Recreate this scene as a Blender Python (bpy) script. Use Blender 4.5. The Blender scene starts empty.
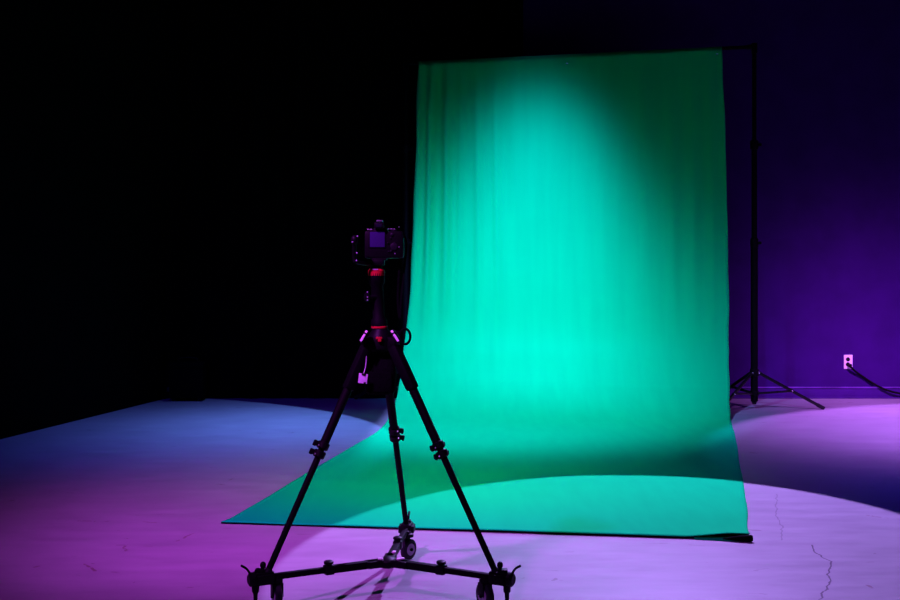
import bpy, bmesh, math, random
from mathutils import Vector, Matrix, noise
random.seed(7)
C = bpy.context.scene.collection
PI = math.pi
F, H, YH = 1250.0, 1.2, 252.0          # focal length in px, eye height, horizon row


def floor_at(px, py, z=0.0):
    D = F * (H - z) / (py - YH)
    return Vector(((px - 450) * D / F, D, z))


def at(px, py, D):
    return Vector(((px - 450) * D / F, D, H - (py - YH) * D / F))


# ------------------------------------------------------------------ materials
def mat(name, col, rough=.5, metal=0., spec=.5, emit=None, noise_amt=.0, scale=20., bump=0.):
    m = bpy.data.materials.new(name)
    m.use_nodes = True
    nt = m.node_tree
    b = nt.nodes['Principled BSDF']
    b.inputs['Base Color'].default_value = (*col, 1)
    b.inputs['Roughness'].default_value = rough
    b.inputs['Metallic'].default_value = metal
    b.inputs['Specular IOR Level'].default_value = spec
    if noise_amt or bump:
        tc = nt.nodes.new('ShaderNodeTexCoord')
        n = nt.nodes.new('ShaderNodeTexNoise')
        n.inputs['Scale'].default_value = scale
        n.inputs['Detail'].default_value = 4
        nt.links.new(tc.outputs['Object'], n.inputs['Vector'])
        if noise_amt:
            r = nt.nodes.new('ShaderNodeValToRGB')
            r.color_ramp.elements[0].position = .3
            r.color_ramp.elements[1].position = .7
            r.color_ramp.elements[0].color = (*[c * (1 - noise_amt) for c in col], 1)
            r.color_ramp.elements[1].color = (*[c * (1 + noise_amt) for c in col], 1)
            nt.links.new(n.outputs['Fac'], r.inputs['Fac'])
            nt.links.new(r.outputs['Color'], b.inputs['Base Color'])
        if bump:
            bp = nt.nodes.new('ShaderNodeBump')
            bp.inputs['Strength'].default_value = bump
            bp.inputs['Distance'].default_value = .01
            nt.links.new(n.outputs['Fac'], bp.inputs['Height'])
            nt.links.new(bp.outputs['Normal'], b.inputs['Normal'])
    if emit:
        b.inputs['Emission Color'].default_value = (*emit, 1)
        b.inputs['Emission Strength'].default_value = 1
    return m


M = dict(
    black=mat('black_paint_metal', (.0022, .002, .0028), .62, 0, .06, noise_amt=.2, scale=60),
    blackm=mat('black_satin_plastic', (.0028, .0025, .0034), .48, 0, .09, noise_amt=.2, scale=90),
    rubber=mat('grey_rubber', (.006, .005, .009), .5, 0, .2, noise_amt=.2, scale=80),
    chrome=mat('brushed_steel', (.75, .75, .78), .3, 1., .5, noise_amt=.05, scale=200),
    pale=mat('pale_plastic', (.75, .72, .8), .35, 0, .5, noise_amt=.05, scale=50),
    white=mat('white_plastic', (.85, .83, .85), .35, 0, .5, noise_amt=.03, scale=50),
    dark=mat('dark_slot', (.004, .004, .004), .7, 0, .2, noise_amt=.1, scale=50),
    red=mat('red_anodised', (.5, .01, .02), .4, 0, .5, noise_amt=.1, scale=60),
    nylon=mat('black_nylon', (.0022, .002, .0026), .85, 0, .03, noise_amt=.3, scale=120, bump=.3),
    screen=mat('camera_screen_reflection', (.02, .01, .06), .15, 0, .6, emit=(.010, .001, .045), noise_amt=.05, scale=4),  # faint emission stands in for the violet reflection on the screen
    glass=mat('lens_glass', (.01, .01, .02), .05, 0, .8, noise_amt=.05, scale=4),
    leg=mat('black_stand_tube', (.006, .006, .008), .3, .2, .35, noise_amt=.1, scale=60),
    wheelhub=mat('grey_wheel_hub', (.32, .3, .38), .4, 0, .5, noise_amt=.1, scale=60),
    wall=mat('charcoal_violet_wall_paint', (.034, .003, .105), .75, 0, .08, noise_amt=.10, scale=5, bump=.15),
    wall_dark=mat('black_side_wall', (.002, .002, .0022), .95, 0, .02, noise_amt=.3, scale=6),
    ceiling=mat('black_ceiling', (.006, .006, .007), .9, 0, .1, noise_amt=.3, scale=6),
    base=mat('painted_baseboard', (.042, .004, .13), .40, 0, .25, noise_amt=.15, scale=9),
)

# ---- floor: worn painted concrete with scuffs and hairline cracks
def floor_mat():
    m = bpy.data.materials.new('painted_concrete_floor')
    m.use_nodes = True
    nt = m.node_tree; N = nt.nodes; L = nt.links
    b = N['Principled BSDF']
    tc = N.new('ShaderNodeTexCoord')
    P = tc.outputs['Object']

    def math_(op, a, c=None, clamp=False):
        n = N.new('ShaderNodeMath'); n.operation = op; n.use_clamp = clamp
        for i, v in enumerate((a, c)):
            if v is None: continue
            if isinstance(v, (int, float)): n.inputs[i].default_value = v
            else: L.new(v, n.inputs[i])
        return n.outputs[0]

    def vec(op, a, c=None, out=0):
        n = N.new('ShaderNodeVectorMath'); n.operation = op
        for i, v in enumerate((a, c)):
            if v is None: continue
            if isinstance(v, (tuple, Vector)): n.inputs[i].default_value = tuple(v)
            else: L.new(v, n.inputs[i])
        return n.outputs['Value'] if out else n.outputs[0]

    def ntex(scale, detail=5, rough=.6, stretch=None, dist=0.):
        mp = N.new('ShaderNodeMapping')
        if stretch: mp.inputs['Scale'].default_value = stretch
        L.new(P, mp.inputs['Vector'])
        n = N.new('ShaderNodeTexNoise')
        n.inputs['Scale'].default_value = scale; n.inputs['Detail'].default_value = detail
        n.inputs['Roughness'].default_value = rough; n.inputs['Distortion'].default_value = dist
        L.new(mp.outputs[0], n.inputs['Vector'])
        return n.outputs['Fac']

    def ramp(v, p0, c0, p1, c1):
        r = N.new('ShaderNodeValToRGB')
        r.color_ramp.elements[0].position = p0; r.color_ramp.elements[1].position = p1
        r.color_ramp.elements[0].color = (*c0, 1); r.color_ramp.elements[1].color = (*c1, 1)
        L.new(v, r.inputs['Fac']); return r.outputs['Color']

    def mix(f, a, c, mode='MIX'):
        n = N.new('ShaderNodeMix'); n.data_type = 'RGBA'; n.blend_type = mode
        if isinstance(f, (int, float)): n.inputs[0].default_value = f
        else: L.new(f, n.inputs[0])
        for i, v in ((6, a), (7, c)):
            if isinstance(v, tuple): n.inputs[i].default_value = (*v, 1)
            else: L.new(v, n.inputs[i])
        return n.outputs[2]

    big = ntex(1.3, 6, .6, (.7, 1, 1), .6)
    fine = ntex(9, 6, .65, (.35, 1.2, 1))
    col = ramp(big, .3, (.25, .245, .255), .7, (.34, .335, .34))
    col = mix(.55, col, ramp(fine, .3, (.235, .23, .24), .72, (.375, .37, .375)))
    # rare dark scuff flecks
    sc = ntex(13, 3, .5, (.6, 1.5, 1), .8)
    fl = math_('MULTIPLY', math_('GREATER_THAN', sc, .715), .5)
    col = mix(fl, col, (.10, .05, .06))

    # drawn marks: polylines on the floor (cracks and scuffs), warped a little
    wn = N.new('ShaderNodeTexNoise'); wn.inputs['Scale'].default_value = 14
    L.new(P, wn.inputs['Vector'])
    warp = vec('SCALE', vec('SUBTRACT', wn.outputs['Color'], (.5, .5, .5)))
    warp.node.inputs['Scale'].default_value = .035
    Pw = vec('ADD', P, warp)
    Pf = vec('MULTIPLY', Pw, (1, 1, 0))

    def seg(a, c):
        ab = c - a
        pa = vec('SUBTRACT', Pf, a)
        t = math_('DIVIDE', vec('DOT_PRODUCT', pa, ab, 1), ab.dot(ab), True)
        s = vec('SCALE', ab); L.new(t, s.node.inputs['Scale'])
        return vec('LENGTH', vec('SUBTRACT', pa, s), None, 1)

    def marks(lines):
        out = None
        for ln in lines:
            pts = [floor_at(*p) for p in ln]
            for a, c in zip(pts, pts[1:]):
                d = seg(a, c)
                out = d if out is None else math_('MINIMUM', out, d)
        return out
    cracks = [[(811, 545), (815, 552), (831, 562), (827, 575), (830, 581), (820, 600)],
              [(777, 494), (776, 515), (782, 527), (781, 540)]]
    d1 = marks(cracks[:1])
    d2 = marks(cracks[1:])
    k1 = math_('LESS_THAN', d1, .0032); k2 = math_('MULTIPLY', math_('LESS_THAN', d2, .003), .45)
    scuffs = [[(178, 541), (192, 534)], [(34, 567), (39, 566)], [(862, 515), (890, 518)],
              [(78, 521), (95, 521)], [(143, 522), (160, 523)], [(84, 564), (96, 571)], [(48, 464), (54, 464)],
              [(125, 546), (125.5, 551)], [(229, 480), (233, 478)], [(867, 585), (873, 588)]]
    d3 = marks(scuffs)
    brk = math_('GREATER_THAN', ntex(30, 3, .6), .47)
    k3 = math_('MULTIPLY', math_('MULTIPLY', math_('LESS_THAN', d3, .0055), brk), .6)
    col = mix(math_('MAXIMUM', k1, k2), col, (.05, .035, .05))
    col = mix(k3, col, (.12, .03, .03))
    L.new(col, b.inputs['Base Color'])
    rr = N.new('ShaderNodeMapRange'); L.new(fine, rr.inputs[0])
    rr.inputs[3].default_value = .34; rr.inputs[4].default_value = .52
    L.new(rr.outputs[0], b.inputs['Roughness'])
    b.inputs['Specular IOR Level'].default_value = .35
    bp = N.new('ShaderNodeBump'); bp.inputs['Strength'].default_value = .12; bp.inputs['Distance'].default_value = .01
    L.new(fine, bp.inputs['Height']); L.new(bp.outputs[0], b.inputs['Normal'])
    return m


def cloth_mat():
    m = bpy.data.materials.new('green_muslin')
    m.use_nodes = True
    nt = m.node_tree; N = nt.nodes; L = nt.links
    b = N['Principled BSDF']
    tc = N.new('ShaderNodeTexCoord')
    mp = N.new('ShaderNodeMapping'); mp.inputs['Scale'].default_value = (6, 1.2, .45)
    L.new(tc.outputs['Object'], mp.inputs['Vector'])
    n = N.new('ShaderNodeTexNoise'); n.inputs['Scale'].default_value = 2.2; n.inputs['Detail'].default_value = 5
    L.new(mp.outputs[0], n.inputs['Vector'])
    r = N.new('ShaderNodeValToRGB')
    r.color_ramp.elements[0].position = .3; r.color_ramp.elements[1].position = .7
    r.color_ramp.elements[0].color = (.0, .675, .153, 1); r.color_ramp.elements[1].color = (.0, .725, .163, 1)
    L.new(n.outputs['Fac'], r.inputs['Fac']); L.new(r.outputs[0], b.inputs['Base Color'])
    b.inputs['Roughness'].default_value = .95
    b.inputs['Specular IOR Level'].default_value = .03
    n2 = N.new('ShaderNodeTexNoise'); n2.inputs['Scale'].default_value = 16; n2.inputs['Detail'].default_value = 5
    L.new(tc.outputs['Object'], n2.inputs['Vector'])
    bp = N.new('ShaderNodeBump'); bp.inputs['Strength'].default_value = .10; bp.inputs['Distance'].default_value = .008
    L.new(n2.outputs['Fac'], bp.inputs['Height']); L.new(bp.outputs[0], b.inputs['Normal'])
    return m


# ------------------------------------------------------------------ mesh builder
class MB:
    def __init__(s): s.bm = bmesh.new()

    def box(s, c, size, rot=None, bevel=.0):
        b2 = bmesh.new()
        bmesh.ops.create_cube(b2, size=1)
        for v in b2.verts: v.co = Vector((v.co.x * size[0], v.co.y * size[1], v.co.z * size[2]))
        if bevel: bmesh.ops.bevel(b2, geom=b2.edges[:], offset=bevel, segments=2, affect='EDGES', profile=.6)
        mt = Matrix.Translation(Vector(c)) @ (rot.to_4x4() if rot is not None else Matrix())
        bmesh.ops.transform(b2, matrix=mt, verts=b2.verts)
        s._merge(b2); return s

    def bar(s, a, c, w, h, bevel=.002, up=Vector((0, 0, 1))):
        a = Vector(a); c = Vector(c); d = c - a
        y = d.normalized(); x = y.cross(up)
        if x.length < 1e-4: x = Vector((1, 0, 0))
        x.normalize(); z = x.cross(y)
        R = Matrix((x, y, z)).transposed()
        return s.box((a + c) / 2, (w, d.length, h), R, bevel)

    def lathe(s, a, direction, prof, n=24):
        """prof: list of (distance along direction, radius)"""
        b2 = bmesh.new()
        d = Vector(direction).normalized()
        x = d.orthogonal().normalized(); y = d.cross(x)
        rings = []
        for t, r in prof:
            if r < 1e-6: rings.append([b2.verts.new(Vector(a) + d * t)])
            else: rings.append([b2.verts.new(Vector(a) + d * t + (x * math.cos(2 * PI * k / n) + y * math.sin(2 * PI * k / n)) * r) for k in range(n)])
        for p, q in zip(rings, rings[1:]):
            for k in range(n):
                k2 = (k + 1) % n
                if len(p) == 1 and len(q) == 1: continue
                if len(p) == 1: b2.faces.new((p[0], q[k], q[k2]))
                elif len(q) == 1: b2.faces.new((p[k], q[0], p[k2]))
                else: b2.faces.new((p[k], q[k], q[k2], p[k2]))
        if len(rings[0]) > 1: b2.faces.new(rings[0])
        if len(rings[-1]) > 1: b2.faces.new(rings[-1][::-1])
        bmesh.ops.recalc_face_normals(b2, faces=b2.faces)
        s._merge(b2); return s

    def tube(s, a, c, r, r2=None, n=20):
        a = Vector(a); c = Vector(c); L = (c - a).length
        r2 = r if r2 is None else r2; e = min(r, r2) * .15
        return s.lathe(a, c - a, [(0, r - e), (e, r), (L - e, r2), (L, r2 - e)], n)

    def path(s, pts, r, n=10, flat=1.0, closed=False):
        """swept tube through smooth points; flat squashes the section"""
        P = catmull([Vector(p) for p in pts], 8, closed)
        b2 = bmesh.new(); rings = []
        m = len(P)
        prev = None
        for i, p in enumerate(P):
            t = (P[(i + 1) % m] - P[i - 1]) if (closed or 0 < i < m - 1) else (P[1] - P[0] if i == 0 else P[-1] - P[-2])
            t.normalize()
            x = t.orthogonal() if prev is None else (prev - t * prev.dot(t))
            x.normalize(); prev = x; y = t.cross(x)
            rings.append([b2.verts.new(p + (x * math.cos(2 * PI * k / n) * flat + y * math.sin(2 * PI * k / n)) * r) for k in range(n)])
        rr = list(zip(rings, rings[1:])) + ([(rings[-1], rings[0])] if closed else [])
        for p, q in rr:
            for k in range(n):
                b2.faces.new((p[k], q[k], q[(k + 1) % n], p[(k + 1) % n]))
        if not closed:
            b2.faces.new(rings[0]); b2.faces.new(rings[-1][::-1])
        bmesh.ops.recalc_face_normals(b2, faces=b2.faces)
        s._merge(b2); return s

    def sphere(s, c, r, sc=(1, 1, 1), n=16):
        b2 = bmesh.new()
        bmesh.ops.create_uvsphere(b2, u_segments=n, v_segments=n // 2 + 2, radius=r)
        for v in b2.verts: v.co = Vector((v.co.x * sc[0], v.co.y * sc[1], v.co.z * sc[2])) + Vector(c)
        s._merge(b2); return s

    def _merge(s, b2):
        me = bpy.data.meshes.new('tmp'); b2.to_mesh(me); b2.free()
        s.bm.from_mesh(me); bpy.data.meshes.remove(me)

    def build(s, name, m, parent=None, angle=35):
        me = bpy.data.meshes.new(name)
        s.bm.to_mesh(me); s.bm.free()
        for p in me.polygons: p.use_smooth = True
        me.set_sharp_from_angle(angle=math.radians(angle))
        me.materials.append(m)
        o = bpy.data.objects.new(name, me)
        C.objects.link(o)
        if parent is not None:
            o.parent = parent
            base = Vector((0, 0, 0)); q = parent
            while q is not None: base += q.location; q = q.parent
            me.transform(Matrix.Translation(-base))     # meshes are written in world space
        return o


def catmull(P, k, closed=False):
    out = []; n = len(P)
    for i in range(n if closed else n - 1):
        p0 = P[i - 1] if (closed or i > 0) else P[0] * 2 - P[1]
        p1 = P[i]; p2 = P[(i + 1) % n]
        p3 = P[(i + 2) % n] if (closed or i + 2 < n) else P[-1] * 2 - P[-2]
        for j in range(k):
            t = j / k
            out.append(.5 * ((2 * p1) + (p2 - p0) * t + (2 * p0 - 5 * p1 + 4 * p2 - p3) * t * t + (3 * p1 - p0 - 3 * p2 + p3) * t ** 3))
    if not closed: out.append(P[-1].copy())
    return out


def tag(o, label, cat, group=None):
    o['label'] = label; o['category'] = cat
    if group: o['group'] = group
    return o


def thing(name, label, cat, loc, group=None):
    o = bpy.data.objects.new(name, None); C.objects.link(o)
    o.location = loc; o.empty_display_size = .1
    return tag(o, label, cat, group)


def struct(o):
    o['kind'] = 'structure'; return o


# ------------------------------------------------------------------ the room
WY = F * H / (398.3 - YH)              # back wall distance
CZ = 4.3
LA, LB = Vector((-2.32, WY, 0)), Vector((-4.05, 3.3, 0))   # left wall line (slanted)
XR = 5.2
mb = MB()
vs = [mb.bm.verts.new(p) for p in ((-6.5, .4, 0), (XR, .4, 0), (XR, WY, 0), (-6.5, WY, 0))]
mb.bm.faces.new(vs); r = bmesh.ops.extrude_face_region(mb.bm, geom=mb.bm.faces[:])
bmesh.ops.translate(mb.bm, verts=[v for v in r['geom'] if isinstance(v, bmesh.types.BMVert)], vec=(0, 0, -.1))
bmesh.ops.recalc_face_normals(mb.bm, faces=mb.bm.faces)
struct(mb.build('floor', floor_mat()))
XS = .6                                # hidden behind the backdrop: violet paint to the right, black drape to the left
struct(MB().box(((XR + XS) / 2 + .06, WY + .06, CZ / 2), (XR - XS + .12, .12, CZ)).build('wall_back', M['wall']))
mb = MB(); n_ = 160; x0_, x1_ = -3.0, XS; fr_ = []
for i in range(n_ + 1):
    x = x0_ + (x1_ - x0_) * i / n_
    y = WY - .012 + .012 * math.sin(x * 31 + 1.7 * math.sin(x * 5))
    fr_.append((mb.bm.verts.new((x, y, .0)), mb.bm.verts.new((x, y, CZ)), mb.bm.verts.new((x, WY + .12, 0)), mb.bm.verts.new((x, WY + .12, CZ))))
for a, b_ in zip(fr_, fr_[1:]):
    for i, k in ((0, 1), (1, 3), (3, 2), (2, 0)): mb.bm.faces.new((a[i], b_[i], b_[k], a[k]))
mb.bm.faces.new([fr_[0][i] for i in (0, 1, 3, 2)]); mb.bm.faces.new([fr_[-1][i] for i in (0, 1, 3, 2)])
bmesh.ops.recalc_face_normals(mb.bm, faces=mb.bm.faces)
struct(mb.build('wall_back_left', M['wall_dark']))
d = (LB - LA).normalized(); nrm = Vector((d.y, -d.x, 0))
if nrm.x > 0: nrm = -nrm
mid = (LA + LB) / 2 + nrm * .06
mb = MB().bar(Vector((LA.x, LA.y, CZ / 2)) + nrm * .06, Vector((LB.x, LB.y, CZ / 2)) + nrm * .06, .12, CZ, 0)
struct(mb.build('wall_left', M['wall_dark']))
struct(MB().box((XR + .06, WY / 2 + .2, CZ / 2), (.12, WY - .4, CZ)).build('wall_right', M['wall_dark']))
struct(MB().box((-.65, WY / 2 + .2, CZ + .06), (11.7, WY - .4, .12)).build('ceiling', M['ceiling']))
mb = MB()
mb.box((2.9, WY - .007, .044), (4.5, .014, .088), None, .003)
mb.box((2.9, WY - .014, .007), (4.5, .028, .014), None, .005)      # shoe strip
struct(mb.build('baseboard_back', M['base']))
M['base_highlight'] = mat('violet_highlight_paint', (.13, .035, .30), .5, 0, .3, noise_amt=.5, scale=7)  # lighter colour paints in the highlight along the baseboard top
struct(MB().box((2.9, WY - .011, .090), (4.5, .022, .010), None, .003).build('trim_highlight', M['base_highlight']))

# ------------------------------------------------------------------ backdrop cloth
Lp = [(221, 524, 5.54), (270, 496, None), (314, 469, 6.91), (354, 446, 7.73), (381, 429, 8.47), (389.5, 416, 8.98), (396, 400, 9.33),
      (400.5, 376, 9.60), (403.5, 350, 9.72), (407.5, 320, 9.80), (411.5, 260, 9.84), (414, 200, 9.86), (416, 130, 9.87), (418.5, 61.5, 9.885)]
Rp = [(750, 541, 5.22), (747, 508, None), (743, 483, 6.49), (738.5, 455, 7.39), (734.5, 433, 8.29), (731, 423, 8.70), (730, 410, 9.05),
      (729.5, 388, 9.28), (729, 362, 9.42), (728.7, 330, 9.50), (728, 260, 9.54), (726.5, 180, 9.56), (724.5, 110, 9.57), (722, 46.5, 9.585)]


def edge(lst):
    out = []
    for px, py, D in lst:
        p = floor_at(px, py) if (D is None or abs(F * H / (py - YH) - D) < .08) else at(px, py, D)
        if p.z < .0: p.z = 0
        out.append(p)
    return out


def resample(P, ts):
    return [P[min(int(t), len(P) - 1)].lerp(P[min(int(t) + 1, len(P) - 1)], t - int(t)) for t in ts]


KS = 12
Le = catmull(edge(Lp), KS); Re = catmull(edge(Rp), KS)
NU = 150
mb = MB(); bm = mb.bm; rows = []
nv = len(Le)
folds = [(.012, .018, .010, .01), (.050, .036, .013, .025), (.105, .032, .014, .045), (.15, .010, .012, .03), (.205, .015, .012, .065), (.265, .012, .012, .075),
         (.33, .003, .02, .02), (.62, .0035, .03, -.02), (.74, .004, .025, .0), (.83, .005, .02, -.01), (.90, .0055, .018, .01), (.955, .006, .014, 0)]
for j in range(nv):
    row = []
    s = j / (nv - 1)
    up = max(0., min(1., (j / KS - 4.6) / 3.))         # 0 on the floor, 1 on the hanging part
    for i in range(NU + 1):
        u = i / NU
        p = Le[j].lerp(Re[j], u)
        # folds of the hanging part
        off = 0.
        hh = max(0., p.z) / 2.75
        for fu, amp, w, drift in folds:
            c = fu + drift * (.75 - hh) * (1 if fu < .5 else -1) * .5
            k = math.exp(-((u - c) / w) ** 2)
            env = min(1., (1.02 - hh) * 6) * max(0., min(1., (hh - .12) * 3))
            off += amp * k * env * (1 if (int(fu * 100) % 2) else 1)
        off += .006 * noise.noise(Vector((u * 7, p.z * .6, 3))) * up
        off += .003 * noise.noise(Vector((u * 26, p.z * .5, 8))) * up
        p = p + Vector((-.18, -.98, 0)) * off * 1.6
        # gentle lift on the floor and a thick hem along the front edge
        fl = 1 - up
        lift = .004 + .003 * noise.noise(Vector((p.x * 2.5, p.y * 2.5, 0)))
        dfr = (p - Le[0].lerp(Re[0], u)).length
        lift += .008 * math.exp(-(dfr / .05) ** 2)
        lift += .019 * math.exp(-(dfr / .14) ** 2) * max(0., min(1., (u - .89) / .07))
        lift *= max(.0, 1 - p.z * 4)
        p.z += max(.003, lift) * (1 if fl > .01 else 0) if p.z < .2 else 0
        # slight waviness of the outlines
        if i in (0, NU): p.x += .010 * noise.noise(Vector((i, j * .11, 4)))
        row.append(bm.verts.new(p))
    rows.append(row)
for a, b_ in zip(rows, rows[1:]):
    for i in range(NU):
        bm.faces.new((a[i], a[i + 1], b_[i + 1], b_[i]))
M['cloth'] = cloth_mat()
bd = mb.build('green_screen_backdrop', M['cloth'], angle=80)
sm = bd.modifiers.new('thickness', 'SOLIDIFY'); sm.thickness = .0025; sm.offset = -1
tag(bd, 'tall green muslin backdrop hanging from its crossbar and sweeping out over the floor', 'backdrop')
# black tube painting in the shade under the front edge; doubled corner at right
edge_shade = MB()
hp = [Le[0].lerp(Re[0], u) + Vector((0, .004, .0045)) for u in (.0, .2, .4, .6, .8, .9)]
edge_shade.path(hp, .0032, 8)
edge_shade_o = edge_shade.build('edge_shade', M['nylon'], bd)
fl_ = MB()
e0 = Le[0].lerp(Re[0], .90); e1 = Re[0].copy()
b2 = fl_.bm; n = 30; R_ = []
for i in range(n + 1):                    # lower lip of the doubled corner, lying on the floor
    u = i / n; p = e0.lerp(e1, u); k = math.sin(min(1, u * 1.3) * PI / 2)
    R_.append([b2.verts.new(p + Vector((0, a_, z_))) for a_, z_ in ((-.012 - .010 * k, .003), (-.006, .005 + .004 * k), (.06, .004))])
for a_, c_ in zip(R_, R_[1:]):
    for k in range(2): b2.faces.new((a_[k], c_[k], c_[k + 1], a_[k + 1]))
fo = fl_.build('doubled_corner', M['cloth'], bd, 60)
m2 = fo.modifiers.new('thickness', 'SOLIDIFY'); m2.thickness = .002
# black lump put in for the dark opening under the curled corner
MB().lathe(e0.lerp(e1, .50) + Vector((0, -.016, .010)), (e1 - e0) + Vector((0, -.01, .012)), [(0, .002), (.035, .007), (.07, .012), (.115, .014), (.122, .011)], 14).build('corner_shade', M['nylon'], bd)

# ------------------------------------------------------------------ crossbar and its stands
topL, topR = Le[-1], Re[-1]
dirb = (topR - topL).normalized()
pR = topR + dirb * .22; pL = topL - dirb * .10
off = Vector((.0, .022, -.012))
cb = thing('crossbar', 'thin black crossbar hidden in the top edge of the green backdrop', 'crossbar', (topL + topR) / 2 + off)
MB().tube(pL + off, pR + off, .014).build('bar', M['black'], cb)
for q in (pL, pR): MB().tube(q + off - dirb * .03, q + off + dirb * .03, .018).build('end_cap', M['blackm'], cb)


def light_stand(x, y, top, feet, label, rf):
    t = thing('light_stand', label, 'stand', (x, y, 0), 'backdrop light stands')
    P = lambda z: Vector((x, y, z))
    MB().tube(P(.055), P(1.30), .027).build('lower_pole', M['black'], t)
    MB().tube(P(1.24), P(2.05), .021).build('middle_pole', M['black'], t)
    MB().tube(P(2.0), P(top - .02), .016).build('upper_pole', M['black'], t)
    for z in (1.27, 2.02):
        c = MB().tube(P(z - .035), P(z + .035), .031).build('collar', M['blackm'], t)
        MB().tube(P(z) + Vector((.02, -.01, 0)), P(z) + Vector((.05, -.025, 0)), .011).build('knob', M['blackm'], c)
    zc = .275; zb = .118
    col = MB().tube(P(zc - .03), P(zc + .03), .034)
    col.build('leg_collar', M['blackm'], t)
    bc = MB().tube(P(zb - .02), P(zb + .02), .033)
    bc.build('brace_collar', M['blackm'], t)
    MB().tube(P(.035), P(.056), .016, .019).build('pole_foot', M['rubber'], t)
    for fx, fy in feet:
        f = Vector((fx, fy, .012)); dd = Vector((fx - x, fy - y, 0)).normalized()
        a = P(zc) + dd * .035
        lg = MB()
        lg.bar(a, f, .014, .024, .003)
        lo = lg.build('leg', M['leg'], t)
        dl = (f - a).normalized()
        MB().bar(f - dl * .05, f + dl * .012, .02, .03, .005).build('rubber_foot', M['rubber'], lo)
        mid_ = a.lerp(f, .52)
        br = MB(); side = dd.cross(Vector((0, 0, 1))) * .011
        for s_ in (-1, 1): br.bar(P(zb) + dd * .03 + side * s_, mid_ + side * s_, .003, .014, .0008)
        br.build('brace', M['leg'], t)
        for q_, r__ in ((mid_, .006), (a, .007), (P(zb) + dd * .033, .0065)):
            MB().lathe(q_ - side.normalized() * .012, side, [(0, r__ * .6), (.001, r__), (.023, r__), (.024, r__ * .6)], 10).build('rivet', M['chrome'], t)
    MB().bar(P(top - .05), P(top + .03), .04, .04, .006).build('bar_clamp', M['blackm'], t)
    return t


PR = Vector(((754.3 - 450) * 9.6 / F, 9.6, 0))
rt = pR + off
# let the stand meet the bar end
topz = (topR + dirb * ((PR.x - topR.x) / dirb.x) + off).z
PR.y = (topR + dirb * ((PR.x - topR.x) / dirb.x) + off).y
PR.x = (754.3 - 450) * PR.y / F
f1 = floor_at(823, 409.5)
light_stand(PR.x, PR.y, topz, [(f1.x, f1.y), (PR.x - .37, PR.y - .40), (PR.x - .20, PR.y + .53)],
            'black light stand holding the right end of the backdrop, legs splayed near the outlet', 1)
PL = pL + off
light_stand(PL.x, PL.y, PL.z, [(PL.x + .44, PL.y + .26), (PL.x - .02, PL.y - .5), (PL.x - .42, PL.y + .27)],
            'black light stand lost in the dark behind the left edge of the backdrop', -1)

for (px, py), lab in (((567, 63.5), 'tiny pale clip near the middle of the backdrop top edge'),
                      ((717, 54), 'tiny pale clip at the top right corner of the backdrop')):
    u = (px - 418.5) / (722 - 418.5)
    p = topL.lerp(topR, u); D = p.y - .02
    q = at(px, py, D)
    t = thing('backdrop_clip', lab, 'clip', q + Vector((0, 0, 0)), 'backdrop clips')
    MB().box(q + Vector((0, .006, .0)), (.012, .012, .012), None, .003).build('clip_body', M['blackm'], t)
    MB().box(q + Vector((0, -.006, .0)), (.016, .006, .008), None, .002).build('clip_tip', M['white'], t)

# ------------------------------------------------------------------ outlet and cord
OX, OZ = (848 - 450) * WY / F, H - (361.8 - YH) * WY / F
t = thing('power_outlet', 'white double socket outlet on the purple wall above the baseboard', 'outlet', (OX, WY, OZ))
MB().box((OX, WY - .004, OZ), (.071, .008, .115), None, .003).build('faceplate', M['white'], t)
for s_ in (-1, 1):
    f = MB().lathe((OX - .003, WY - .007, OZ + s_ * .021), (0, -1, 0), [(0, .017), (.0015, .0175), (.003, .016)], 20).build('socket', M['dark'], t)
    sl = MB()
    for dx in (-.0065, .0065): sl.box((OX - .003 + dx, WY - .0105, OZ + s_ * .021 + .003), (.003, .002, .010))
    sl.lathe((OX - .003, WY - .0095, OZ + s_ * .021 - .009), (0, -1, 0), [(0, .003), (.002, .003)], 10)
    sl.box((OX - .003, WY - .0098, OZ + s_ * .021), (.026, .0012, .022), None, .0003)
    sl.build('slots', M['dark'], f)
MB().lathe((OX - .003, WY - .008, OZ), (0, -1, 0), [(0, .003), (.0015, .0025)], 10).build('screw', M['chrome'], t)
cp = [at(851, 367, WY - .045), at(855, 371, WY - .030), at(864, 377.5, WY - .016), at(876, 385, WY - .026), at(888, 390.5, WY - .04), at(900, 393.5, WY - .05), at(912, 395, WY - .06)]
cp += [Vector((cp[-1].x + .25, WY - .22, .012)), Vector((cp[-1].x + .7, WY - .25, .010))]
co = MB().path(cp, .0085, 10).build('extension_cable', M['blackm'])
tag(co, 'thick black power cord drooping from the outlet towards the right edge', 'cord')
MB().box((OX + .006, WY - .026, OZ - .028), (.030, .034, .026), None, .006).build('plug', M['blackm'], co)

# ------------------------------------------------------------------ dark case in the left corner
cx0, cy0 = floor_at(160, 402).x, floor_at(160, 402).y
t = thing('equipment_case', 'black box on the floor in the dark far left corner', 'case', (cx0 + .20, cy0 + .12, 0))
c0 = Vector((cx0 + .20, cy0 + .12, 0))
MB().box(c0 + Vector((0, 0, .15)), (.28, .20, .25), None, .02).build('case_body', M['nylon'], t)
MB().box(c0 + Vector((0, 0, .29)), (.29, .21, .045), None, .015).build('lid', M['nylon'], t)
MB().path([c0 + Vector((-.08, 0, .305)), c0 + Vector((-.06, 0, .34)), c0 + Vector((.06, 0, .34)), c0 + Vector((.08, 0, .305))], .008).build('handle', M['blackm'], t)
MB().box(at(168, 389.5, cy0 + .016), (.02, .012, .035), None, .003).build('latch', M['rubber'], t)
for sx in (-1, 1):
    for sy in (-1, 1): MB().lathe(c0 + Vector((sx * .10, sy * .07, 0)), (0, 0, 1), [(0, .012), (.03, .014)], 12).build('foot', M['rubber'], t)

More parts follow.
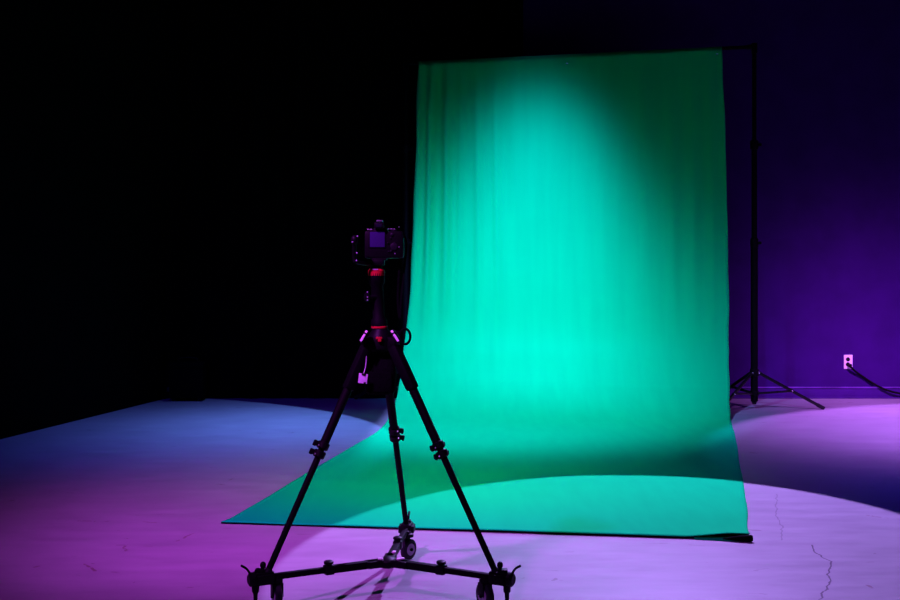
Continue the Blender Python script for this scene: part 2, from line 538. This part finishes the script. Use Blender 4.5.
# ------------------------------------------------------------------ dolly
ZA = .11
hubp = Vector((-.218, 4.395, ZA))
ends = [at(263, 576.5, 4.18), at(500, 578, 4.18), Vector((-.170, 4.93, ZA + .005))]
dol = thing('tripod_dolly', 'black three-arm wheeled dolly under the camera tripod on the floor', 'dolly', (hubp.x, hubp.y, 0))
hb = MB()
hb.lathe(hubp - Vector((0, 0, .016)), (0, 0, 1), [(0, .030), (.004, .036), (.022, .036), (.028, .030), (.034, .014), (.038, 0)], 24)
for e in ends:
    dd = (e - hubp); dd.z = 0; dd.normalize()
    hb.bar(hubp + dd * .01, hubp + dd * .085, .042, .026, .006)
hb.build('hub', M['blackm'], dol)
# pale plates on the hub
for px, py, w, l, rz in ((400.5, 559.5, .028, .014, .45), (394, 551, .012, .017, -.2), (380.5, 560, .018, .010, .1)):
    q = at(px, py, 4.37 if py > 555 else 4.47)
    MB().box((q.x, q.y, ZA + .0175), (w, l, .006), Matrix.Rotation(rz, 3, 'Z'), .001).build('plate', M['white'], dol)
for k, e in enumerate(ends):
    dd = (e - hubp); dd.z = 0; Ln = dd.length; dd.normalize()
    sd = dd.cross(Vector((0, 0, 1)))
    A = hubp + dd * .04; B = Vector((e.x, e.y, ZA)) - dd * .02
    mid_ = A.lerp(B, .46)
    ar = MB(); ar.bar(A, mid_, .026, .026, .003)
    ao = ar.build('arm', M['black'], dol)
    MB().bar(mid_ - dd * .02, B, .020, .020, .003).build('inner_tube', M['black'], ao)
    cl = MB(); cl.bar(mid_ - dd * .016, mid_ + dd * .016, .034, .032, .005)
    cl.tube(mid_ + Vector((0, 0, .012)), mid_ + Vector((0, 0, .030)), .006)
    cl.lathe(mid_ + Vector((0, 0, .018)), (0, 0, 1), [(0, .010), (.003, .017), (.010, .017), (.013, .012)], 10)
    cl.build('lock_knob', M['blackm'], ao)
    # foot clamp
    e2 = Vector((e.x, e.y, ZA))
    fc = MB()
    fc.bar(e2 - dd * .035, e2 + dd * .032, .042, .044, .008)
    fc.bar(e2 - dd * .030, e2 + dd * .028, .062, .030, .006)
    fc.box(e2 + dd * .012 + Vector((0, 0, .022)), (.03, .03, .02), None, .004)
    co_ = fc.build('foot_clamp', M['blackm'], dol)
    kn = MB(); kn.tube(e2 + Vector((0, 0, .018)), e2 + Vector((0, 0, .034)), .006)
    kn.sphere(e2 + Vector((0, 0, .043)), .0105, (1, 1, 1.15))
    kn.build('knob', M['blackm'], co_)
    wl = MB()
    o_ = e2 + dd * .042
    wl.lathe(o_ - dd * .015, dd, [(0, .014), (.004, .023), (.018, .024), (.024, .016)], 18)
    wl.path([o_ + Vector((0, 0, .012)), o_ + dd * .008 + Vector((0, 0, .028)), o_ + dd * .018 + Vector((0, 0, .040)), o_ + dd * .034 + Vector((0, 0, .050))], .0042, 8)
    wl.build('brake_lever', M['blackm'], co_)
    sp = MB(); s0 = e2 + dd * .026
    sp.lathe(s0 - Vector((0, 0, .012)), (0, 0, -1), [(0, .014), (.03, .012), (.036, .008), (.062, .0065), (ZA - .014, .0065), (ZA - .012, .004)], 14)
    sp.build('screw_foot', M['blackm'], co_)
    # caster
    cs_off = [at(277, 590, 4.20), at(485, 595, 4.20), at(408.5, 548, 4.88)][k]
    cxy = Vector((cs_off.x, cs_off.y, 0)); R = (.044, .046, .040)[k]
    ax = [Vector((.55, -.83, 0)), Vector((.86, .5, 0)), Vector((.80, -.6, 0))][k].normalized()
    if k == 0: ax = Vector((.93, .36, 0)).normalized()
    wd = .024
    stem_top = Vector((cxy.x, cxy.y, ZA))
    base = hubp + dd * ((cxy - Vector((hubp.x, hubp.y, 0))).dot(dd)); base.z = ZA
    fr = MB()
    fwd = ax.cross(Vector((0, 0, 1)))
    fr.bar(base, Vector((cxy.x, cxy.y, ZA - .008)) + (cxy - Vector((base.x, base.y, 0))) * .2, .03, .014, .003) if (base - stem_top).length > .012 else None
    fr.lathe(Vector((cxy.x, cxy.y, ZA - .022)), (0, 0, 1), [(0, .019), (.004, .020), (.012, .020), (.016, .012), (.022, .010)], 16)
    for s_ in ((-1, 1) if k < 2 else (-1,)):
        fr.bar(Vector((cxy.x, cxy.y, ZA - .020)) + ax * s_ * .0165, Vector((cxy.x, cxy.y, R)) + ax * s_ * .0165, .034, .004, .0012, up=ax)
    fr.tube(Vector((cxy.x, cxy.y, R)) - ax * .021, Vector((cxy.x, cxy.y, R)) + ax * .021, .006)
    cso = fr.build('caster_fork', M['blackm'], dol)
    wh = MB()
    wh.lathe(Vector((cxy.x, cxy.y, R)) - ax * wd / 2, ax, [(0, R * .62), (.001, R * .86), (.004, R), (wd - .004, R), (wd - .001, R * .86), (wd, R * .62)], 32)
    wo = wh.build('wheel', M['rubber'], cso)
    hu = MB()
    hu.lathe(Vector((cxy.x, cxy.y, R)) - ax * (wd / 2 + .0015), ax, [(0, R * .3), (.0008, R * .58), (wd + .0022, R * .58), (wd + .003, R * .3)], 20)
    hu.build('wheel_hub', M['wheelhub'], wo)

# ------------------------------------------------------------------ tripod
SC = Vector((-.245, 4.40, 0)); ZS = .885
tri = thing('camera_tripod', 'tall black camera tripod with red ring standing on the wheeled dolly', 'tripod', (hubp.x, hubp.y, ZA))
sh = MB()
sh.lathe(Vector((SC.x, SC.y, ZS - .035)), (0, 0, 1), [(0, .030), (.01, .044), (.045, .047), (.060, .040), (.075, .030), (.082, .026)], 28)
dirs = []
for e in ends:
    dd = Vector((e.x - SC.x, e.y - SC.y, 0)).normalized(); dirs.append(dd)
    sh.bar(Vector((SC.x, SC.y, ZS)) + dd * .02, Vector((SC.x, SC.y, ZS - .008)) + dd * .070, .040, .044, .008)
sh.build('spider', M['blackm'], tri)
MB().lathe(Vector((SC.x - .003, SC.y, ZS + .046)), (0, 0, 1), [(0, .027), (.002, .029), (.008, .029), (.010, .026)], 28).build('red_ring', M['red'], tri)
bg = MB()   # small red emblem on the spider
q = at(379, 338, SC.y - .052)
bg.box(q, (.022, .004, .008), None, .0015)
bg.box(q + Vector((.002, 0, -.008)), (.012, .004, .010), None, .0015)
bg.build('emblem', M['red'], tri)
column_top = Vector((-.259, 4.4, 1.115))
colm = MB(); colm.tube(Vector((SC.x, SC.y, .80)), Vector((SC.x - .008, SC.y, ZS + .07)), .017)
colm.lathe(Vector((SC.x - .004, SC.y, ZS + .055)), column_top - Vector((SC.x - .004, SC.y, ZS + .055)), [(0, .028), (.02, .028), (.03, .021), (.14, .021), (.15, .028), (.178, .029)], 26)
colm.build('centre_column', M['black'], tri)
ck = MB(); kp = at(368, 297, 4.375)
ck.tube(kp + Vector((.03, .01, 0)), kp + Vector((.0, -.005, 0)), .007)
ck.lathe(kp, (-1, -.25, 0), [(-.004, .009), (.0, .015), (.010, .015), (.013, .010)], 12)
cko = ck.build('column_knob', M['blackm'], tri)
g = MB()
for dz in (.018, .0, -.010): g.box(kp + Vector((-.001, -.016, dz)), (.004, .003, .004), None, .0008)
g.build('knob_detail', M['wheelhub'], cko)
for k, (e, dd) in enumerate(zip(ends, dirs)):
    top = Vector((SC.x, SC.y, ZS - .012)) + dd * .052
    bot = Vector((e.x, e.y, ZA + .012)) - Vector((hubp.x - e.x, hubp.y - e.y, 0)) * -.03
    ax = bot - top; sd = dd.cross(Vector((0, 0, 1)))
    upn = sd.cross(ax.normalized())
    lg = MB()
    lg.bar(top, top.lerp(bot, .20), .042, .036, .010, up=upn)
    lg.tube(top.lerp(bot, .12), top.lerp(bot, .455), .0155)
    lo = lg.build('leg', M['black'], tri)
    MB().tube(top.lerp(bot, .45), bot, .0115, .0105).build('lower_tube', M['black'], lo)
    for tt in (.45, .487):
        c = top.lerp(bot, tt); a_ = ax.normalized()
        lk = MB(); lk.lathe(c - a_ * .013, a_, [(0, .018), (.003, .021), (.022, .021), (.026, .017)], 18)
        out = (-sd if k == 0 else (sd if k == 2 else Vector((-.9, -.3, 0))))
        if k == 0: out = Vector((-.9, -.2, 0))
        if k == 2: out = Vector((1, -.2, 0))
        if k == 1: out = Vector((-.75, -.5, .1))
        out = (out - a_ * out.dot(a_)).normalized()
        lk.bar(c + out * .012, c + out * .036, .014, .018, .004)
        lk.bar(c + out * .030 - a_ * .008, c + out * .030 + a_ * .012, .009, .012, .003)
        if k == 1: lk.bar(c - out * .012, c - out * .027, .012, .014, .003)
        lo2 = lk.build('leg_lock', M['blackm'], lo)
        MB().sphere(c + Vector((0, -.0215, 0)) + out * .014, .0028).build('lock_screw', M['chrome'], lo2)
    MB().lathe(bot + ax.normalized() * -.018, ax, [(0, .013), (.02, .0145), (.026, .010)], 14).build('rubber_foot', M['rubber'], lo)
# pale angle-lock strips on the two near legs, whitened to paint in their highlight
for a, c in (((367.0, 330.5), (360.5, 341.5)), ((391.5, 330.5), (398.5, 341.5))):
    p0, p1 = at(*a, 4.33), at(*c, 4.315)
    b_ = MB(); b_.bar(p0, p1, .0085, .006, .0025, up=Vector((0, -1, 0)))
    so = b_.build('angle_lock', M['white'], tri)
    MB().bar(p0.lerp(p1, .1) + Vector((0, .006, 0)), p0.lerp(p1, .9) + Vector((0, .03, 0)), .018, .03, .004, up=Vector((0, -1, 0))).build('lock_body', M['blackm'], so)
# strap loop on the right of the spider
lc = at(405.5, 336.5, 4.42)
MB().path([lc + Vector((math.cos(a) * .018 - .001, 0, math.sin(a) * .027)) for a in [k * PI / 5 for k in range(10)]], .0045, 8, 1, True).build('strap_loop', M['nylon'], tri)
MB().bar(lc + Vector((-.05, 0, .01)), lc + Vector((-.018, 0, .01)), .012, .02, .003).build('loop_anchor', M['blackm'], tri)
# head
hd = MB(); hc = column_top
hd.lathe(hc + Vector((0, 0, .0)), (0, 0, 1), [(0, .029), (.010, .029)], 26)
ho = hd.build('head_base', M['blackm'], tri)
rr_ = MB(); rr_.lathe(hc + Vector((0, 0, .0)), (0, 0, 1), [(0, .0275), (.002, .029), (.020, .029), (.026, .024)], 28)
rr_.build('red_head_ring', M['red'], tri)
MB().box(hc + Vector((-.002, -.0275, .024)), (.02, .004, .004), None, .001).build('head_mark', M['wheelhub'], tri)
hb2 = MB(); hb2.sphere(hc + Vector((0, 0, .030)), .020); hb2.box(hc + Vector((.004, 0, .048)), (.05, .055, .022), None, .006)
hb2.build('ball', M['blackm'], tri)
ph = MB(); pa = hc + Vector((-.01, -.01, .040)); pb = at(355.5, 262, 4.33); pc_ = at(354.5, 240, 4.31)
ph.tube(pa, pb, .007); ph.path([pb, pb + Vector((-.004, 0, .02)), pc_], .008); ph.sphere(pc_, .013, (1, 1, 1.3))
pho = ph.build('pan_handle', M['blackm'], tri)
g = MB()
for px, py in ((357.5, 236.3), (352.5, 242), (357, 253), (356.5, 260.5)): MB().sphere(at(px, py, 4.295), .0028).build('stud', M['wheelhub'], pho)

# ------------------------------------------------------------------ camera
cc = at(383.5, 243, 4.36)
cam_t = thing('stills_camera', 'black stills camera on top of the tripod, its screen reflection put in as a dim violet glow', 'camera', (cc.x, 4.40, hc.z + .059))
cb_ = MB()
zb0 = hc.z + .060
hgt = 2 * (cc.z - zb0)
cb_.box((cc.x, 4.40, cc.z - .006), (.135, .055, hgt - .016), None, .010)
cb_.box((cc.x + .052, 4.415, cc.z - .008), (.034, .075, hgt - .02), None, .012)          # grip
cb_.box((cc.x - .012, 4.405, cc.z + .040), (.052, .060, .030), None, .010)        # prism hump
cb_.build('camera_body', M['blackm'], cam_t)
yb = 4.3715
q = at(377.3, 239.5, yb)
so = MB().box((q.x, yb, q.z), (.052, .006, .053), None, .002).build('screen', M['screen'], cam_t)
MB().box((q.x, yb + .003, q.z), (.062, .008, .063), None, .003).build('screen_frame', M['blackm'], cam_t)
vf = MB(); qv = at(379, 225.5, 4.36); vf.box((qv.x, 4.366, qv.z), (.034, .022, .022), None, .005)
vo = vf.build('viewfinder', M['blackm'], cam_t)
MB().box((qv.x, 4.3545, qv.z), (.020, .003, .012), None, .002).build('eyepiece', M['glass'], vo)
MB().box((qv.x, 4.40, qv.z + .017), (.022, .022, .005), None, .001).build('hot_shoe', M['chrome'], cam_t)
for px, py, r_ in ((392, 234.5, .006), (394.5, 243, .0035), (391, 251, .004), (388, 243, .003), (396, 247, .004), (390.5, 238, .003), (388.5, 251.5, .003)):
    q = at(px, py, yb)
    MB().lathe((q.x, 4.374, q.z), (0, -1, 0), [(0, r_), (.004, r_), (.0055, r_ * .6)], 14).build('button', M['rubber'], cam_t)
q = at(394, 246.5, yb)
MB().lathe((q.x, 4.374, q.z), (0, -1, 0), [(0, .013), (.004, .013), (.005, .010)], 22).build('control_dial', M['rubber'], cam_t)
tp = at(390, 229.5, 4.36)
for dx, rr in ((.012, .011), (-.045, .009)):
    MB().lathe((tp.x + dx, 4.40, zb0 + hgt - .022), (0, 0, 1), [(0, rr), (.012, rr), (.014, rr * .7)], 20).build('top_dial', M['rubber'], cam_t)
for (x0, x1, n_) in ((367.5, 371.8, 4), (385.5, 394.5, 7)):
    for i in range(n_):
        q = at(x0 + (x1 - x0) * i / (n_ - 1), 228.2 - (.25 if x0 > 380 else -.3), yb)
        MB().box((q.x, 4.3745, q.z - .003), (.0018, .005, .0028), None, .0004).build('marking', M['pale'], cam_t)
for px, py in ((370.2, 243), (399, 227), (399, 247), (395, 253.5)):
    q = at(px, py, yb); MB().box((q.x, 4.3735 if px < 375 else 4.3745, q.z), (.0035, .006, .0035), None, .0008).build('marking', M['wheelhub'], cam_t)
ln = MB(); lz = cc.z - .002
ln.lathe((cc.x - .012, 4.42, lz), (0, 1, 0), [(0, .032), (.02, .034), (.06, .033), (.065, .036), (.10, .036), (.104, .033)], 28)
lo = ln.build('lens', M['blackm'], cam_t)
MB().lathe((cc.x - .012, 4.518, lz), (0, 1, 0), [(0, .030), (.005, .028), (.009, 0)], 24).build('lens_glass', M['glass'], lo)
MB().box((hc.x + .012, 4.40, hc.z + .0595), (.05, .05, .007), None, .002).build('mounting_plate', M['blackm'], cam_t)
MB().path([at(403, 232, 4.40), at(406.5, 245, 4.41), at(404, 270, 4.42), at(401, 300, 4.42), at(400, 318, 4.42), at(398, 300, 4.42), at(399.5, 270, 4.41), at(402, 250, 4.40)], .005, 8, .5).build('neck_strap', M['nylon'], cam_t)

# ------------------------------------------------------------------ hanging bag
bgx, bgy = (380.5 - 450) / 284, 4.405
zt, zbm = at(0, 350, 4.4).z, at(0, 394, 4.4).z
bag = thing('weight_bag', 'black bag hanging between the tripod legs with a pale tag', 'bag', (bgx, bgy, zbm))
b_ = MB(); b2 = b_.bm; rings = []
NB = 28; NL = 14
for j in range(NL + 1):
    v = j / NL; z = zbm + (zt - zbm) * v
    w = .052 + .010 * math.sin(v * PI) - .014 * v; dp = (.036 + .012 * math.sin(min(1, v * 1.15) * PI)) * (1 - .45 * v)
    if j == 0: w *= .86; dp *= .8
    ring = []
    for k in range(NB):
        a = 2 * PI * k / NB; ca, sa = math.cos(a), math.sin(a)
        ex = .55
        p = Vector((math.copysign(abs(ca) ** ex, ca) * w, math.copysign(abs(sa) ** ex, sa) * dp, 0))
        nn = .004 * noise.noise(Vector((ca * 2, sa * 2, v * 5)))
        ring.append(b2.verts.new(Vector((bgx + p.x * (1 + nn * 10), bgy + p.y * (1 + nn * 10), z))))
    rings.append(ring)
for p, q in zip(rings, rings[1:]):
    for k in range(NB): b2.faces.new((p[k], p[(k + 1) % NB], q[(k + 1) % NB], q[k]))
b2.faces.new(rings[0][::-1]); b2.faces.new(rings[-1])
b_.build('bag_body', M['nylon'], bag, 60)
for s_ in (-1, 1):
    MB().path([Vector((bgx + s_ * .032, bgy, zt - .01)), Vector((bgx + s_ * .028, bgy, zt + .02)), Vector((bgx + s_ * .014, bgy, ZS - .04))], .005, 8, .5).build('strap', M['nylon'], bag)
MB().box((bgx, bgy - .046, (zt + zbm) / 2 - .03), (.085, .012, .075), None, .008).build('front_pocket', M['nylon'], bag)
qt = at(363, 378.5, 4.33)
tg = MB(); tg.box(qt, (.031, .0025, .034), Matrix.Rotation(.12, 3, 'Y'), .001)
to = tg.build('tag', M['pale'], bag)
MB().box(qt + Vector((.003, -.002, .014)), (.014, .002, .008), Matrix.Rotation(.3, 3, 'Y'), .0005).build('tag_mark', M['dark'], to)
MB().box(qt + Vector((.006, -.002, -.015)), (.008, .002, .005), None, .0005).build('tag_mark', M['dark'], to)
MB().path([at(363.5, 374, 4.333), at(365.5, 367, 4.34), at(366.5, 356, 4.345)], .0014, 6).build('tag_cord', M['pale'], to)
MB().path([at(366.5, 356, 4.345), at(368, 353, 4.36), at(371, 352, 4.385)], .0014, 6).build('tag_cord', M['nylon'], to)

# ------------------------------------------------------------------ lights
def spot(name, pos, target, half, blend, rgb, radius=.03, hot=None, sigma=15., power=2., shutter=None):
    """rgb = radiance a white surface facing the lamp would show at the target"""
    pos, target = Vector(pos), Vector(target)
    ld = bpy.data.lights.new(name, 'SPOT')
    d = (target - pos).length
    m = max(rgb)
    ld.energy = m * 4 * PI * PI * d * d
    ld.color = [c / m for c in rgb]
    ld.spot_size = math.radians(half * 2); ld.spot_blend = blend
    ld.shadow_soft_size = radius
    o = bpy.data.objects.new(name, ld); C.objects.link(o)
    o.location = pos
    o.rotation_euler = (target - pos).to_track_quat('-Z', 'Y').to_euler()
    if hot is not None:                  # uneven beam of a focusable stage lamp: bright core, soft skirt
        hv = (Vector(hot) - pos); ld.energy = m * 4 * PI * PI * hv.length ** 2
        ld.use_nodes = True
        nt = ld.node_tree; em = next(n for n in nt.nodes if n.type == 'EMISSION')
        g = nt.nodes.new('ShaderNodeNewGeometry')
        dt = nt.nodes.new('ShaderNodeVectorMath'); dt.operation = 'DOT_PRODUCT'
        dt.inputs[1].default_value = hv.normalized(); nt.links.new(g.outputs['Incoming'], dt.inputs[0])

        def mth(op, a, c=None):
            n = nt.nodes.new('ShaderNodeMath'); n.operation = op
            for i, v in enumerate((a, c)):
                if v is None: continue
                if isinstance(v, (int, float)): n.inputs[i].default_value = v
                else: nt.links.new(v, n.inputs[i])
            return n.outputs[0]
        ang = mth('ARCCOSINE', mth('MINIMUM', mth('ABSOLUTE', dt.outputs['Value']), .999999))
        q = mth('DIVIDE', ang, math.radians(sigma))
        f = mth('EXPONENT', mth('MULTIPLY', mth('POWER', q, power), -1.0))
        for cut in (shutter or ()):      # framing shutters of the lamp: straight cuts through the beam along a line a-b
            a_, b_ = Vector(cut[0]) - pos, Vector(cut[1]) - pos
            n = a_.cross(b_).normalized()
            if n.dot(hv) < 0: n = -n
            d2 = nt.nodes.new('ShaderNodeVectorMath'); d2.operation = 'DOT_PRODUCT'
            d2.inputs[1].default_value = n; nt.links.new(g.outputs['Incoming'], d2.inputs[0])
            sg = mth('MULTIPLY', mth('SIGN', dt.outputs['Value']), d2.outputs['Value'])
            mr = nt.nodes.new('ShaderNodeMapRange'); mr.interpolation_type = 'SMOOTHSTEP'
            w_ = cut[2] if len(cut) > 2 else .004
            mr.inputs[1].default_value = -w_; mr.inputs[2].default_value = w_
            nt.links.new(sg, mr.inputs[0]); f = mth('MULTIPLY', f, mr.outputs[0])
        nt.links.new(f, em.inputs['Strength'])
    return o


CUT = ((-.30, 9.885, 2.8), (-.47, 9.05, .02))
CUT = ((-.30, 9.885, 2.8), (-.47, 9.05, .02))
CUT = ((-.30, 9.885, 2.8), (-.47, 9.05, .02))
CUT_R = ((2.12, 9.585, 2.8), (1.97, 8.7, .0))
CUT = ((-.30, 9.885, 2.8), (-.47, 9.05, .02))
CUT_R = ((2.14, 9.585, 2.8), (1.90, 8.2, .0), .02)
CUT = ((-.30, 9.885, 2.8), (-.47, 9.05, .02))
CUT_R = ((2.14, 9.585, 2.8), (1.90, 8.2, .0), .02)
CUT = ((-.30, 9.885, 2.8), (-.47, 9.05, .02))
CUT_R = ((2.14, 9.585, 2.8), (1.90, 8.2, .0), .02)
spot('stage_spot_front', (1.46, 8.5, 3.75), (.834, 5.24, 0), 15.3, .035, (1.09, .59, 2.3), .02)
spot('stage_spot_backdrop', (.43, 8.02, 4.2), (.63, 9.3, 1.95), 30, .2, (.0, 1.62, 6.6), .06, hot=(.63, 9.3, 1.95), sigma=12.3, power=3.3, shutter=(CUT, CUT_R))
spot('stage_spot_backdrop_low', (-.5, 5.4, 3.77), (.41, 9.3, .05), 32, .2, (.7, .84, 2.9), .06, hot=(.41, 9.3, .05), sigma=17.3, power=3.7, shutter=(CUT, CUT_R))
spot('stage_spot_blue', (-.915, 8.877, 3.8), (-2.868, 7.819, 0), 34.9, .03, (.30, .57, 2.2), .015, hot=(-.90, 8.65, 0), sigma=18, power=2.2)
spot('stage_spot_pink', (4.8, 6.0, 3.9), (4.577, 6.61, 0), 37.2, .05, (2.4, .78, 4.8), .03, hot=(3.55, 8.75, 0), sigma=18.2, power=2.6)
spot('stage_wash_magenta', (-1.53, 2.8, 3.2), (-.6, 5.5, 0), 42, 1.0, (1.13, .14, 1.75), .10, hot=(-.5, 5.8, 0), sigma=17.7, power=3)
spot('stage_wash_violet', (3.3, 6.6, 3.4), (3.4, 10.2, .1), 40, 1.0, (1.5, .40, 2.5), .10, hot=(3.4, 10.2, .0), sigma=10.5)
spot('added_fill_green', (.4, 4.4, 4.1), (.2, 6.8, 0), 32, 1.0, (.0, .40, .0), .2, hot=(-.2, 6.5, 0), sigma=12)  # added fill without a real source, lifts the dark green of the cloth
spot('added_fill_deep_blue', (3.2, 3.4, 3.8), (2.3, 6.8, 0), 32, 1.0, (.0, .0, .46), .2, hot=(2.7, 6.8, 0), sigma=12)  # added lamp, only lifts the dark gap on the right floor to blue
spot('added_fill_indigo', (-1.9, 5.2, 3.8), (-1.5, 8.4, 0), 34, 1.0, (.02, .0, .42), .1, hot=(-1.5, 8.3, 0), sigma=19)  # added lamp, tints the dark floor at the back left

w = bpy.data.worlds.new('dark_studio'); bpy.context.scene.world = w
w.use_nodes = True
w.node_tree.nodes['Background'].inputs[0].default_value = (0, 0, 0, 1)

# ------------------------------------------------------------------ camera
cd = bpy.data.cameras.new('photo_camera'); cam = bpy.data.objects.new('photo_camera', cd); C.objects.link(cam)
cd.sensor_width = 36; cd.lens = 36 * F / 900
cd.shift_y = -(300 - YH) / 900
cam.location = (0, 0, H); cam.rotation_euler = (PI / 2, 0, 0)
S = bpy.context.scene
S.camera = cam
S.view_settings.view_transform = 'Standard'; S.view_settings.look = 'None'
S.view_settings.exposure = 0; S.view_settings.gamma = 1; S.view_settings.use_curve_mapping = False
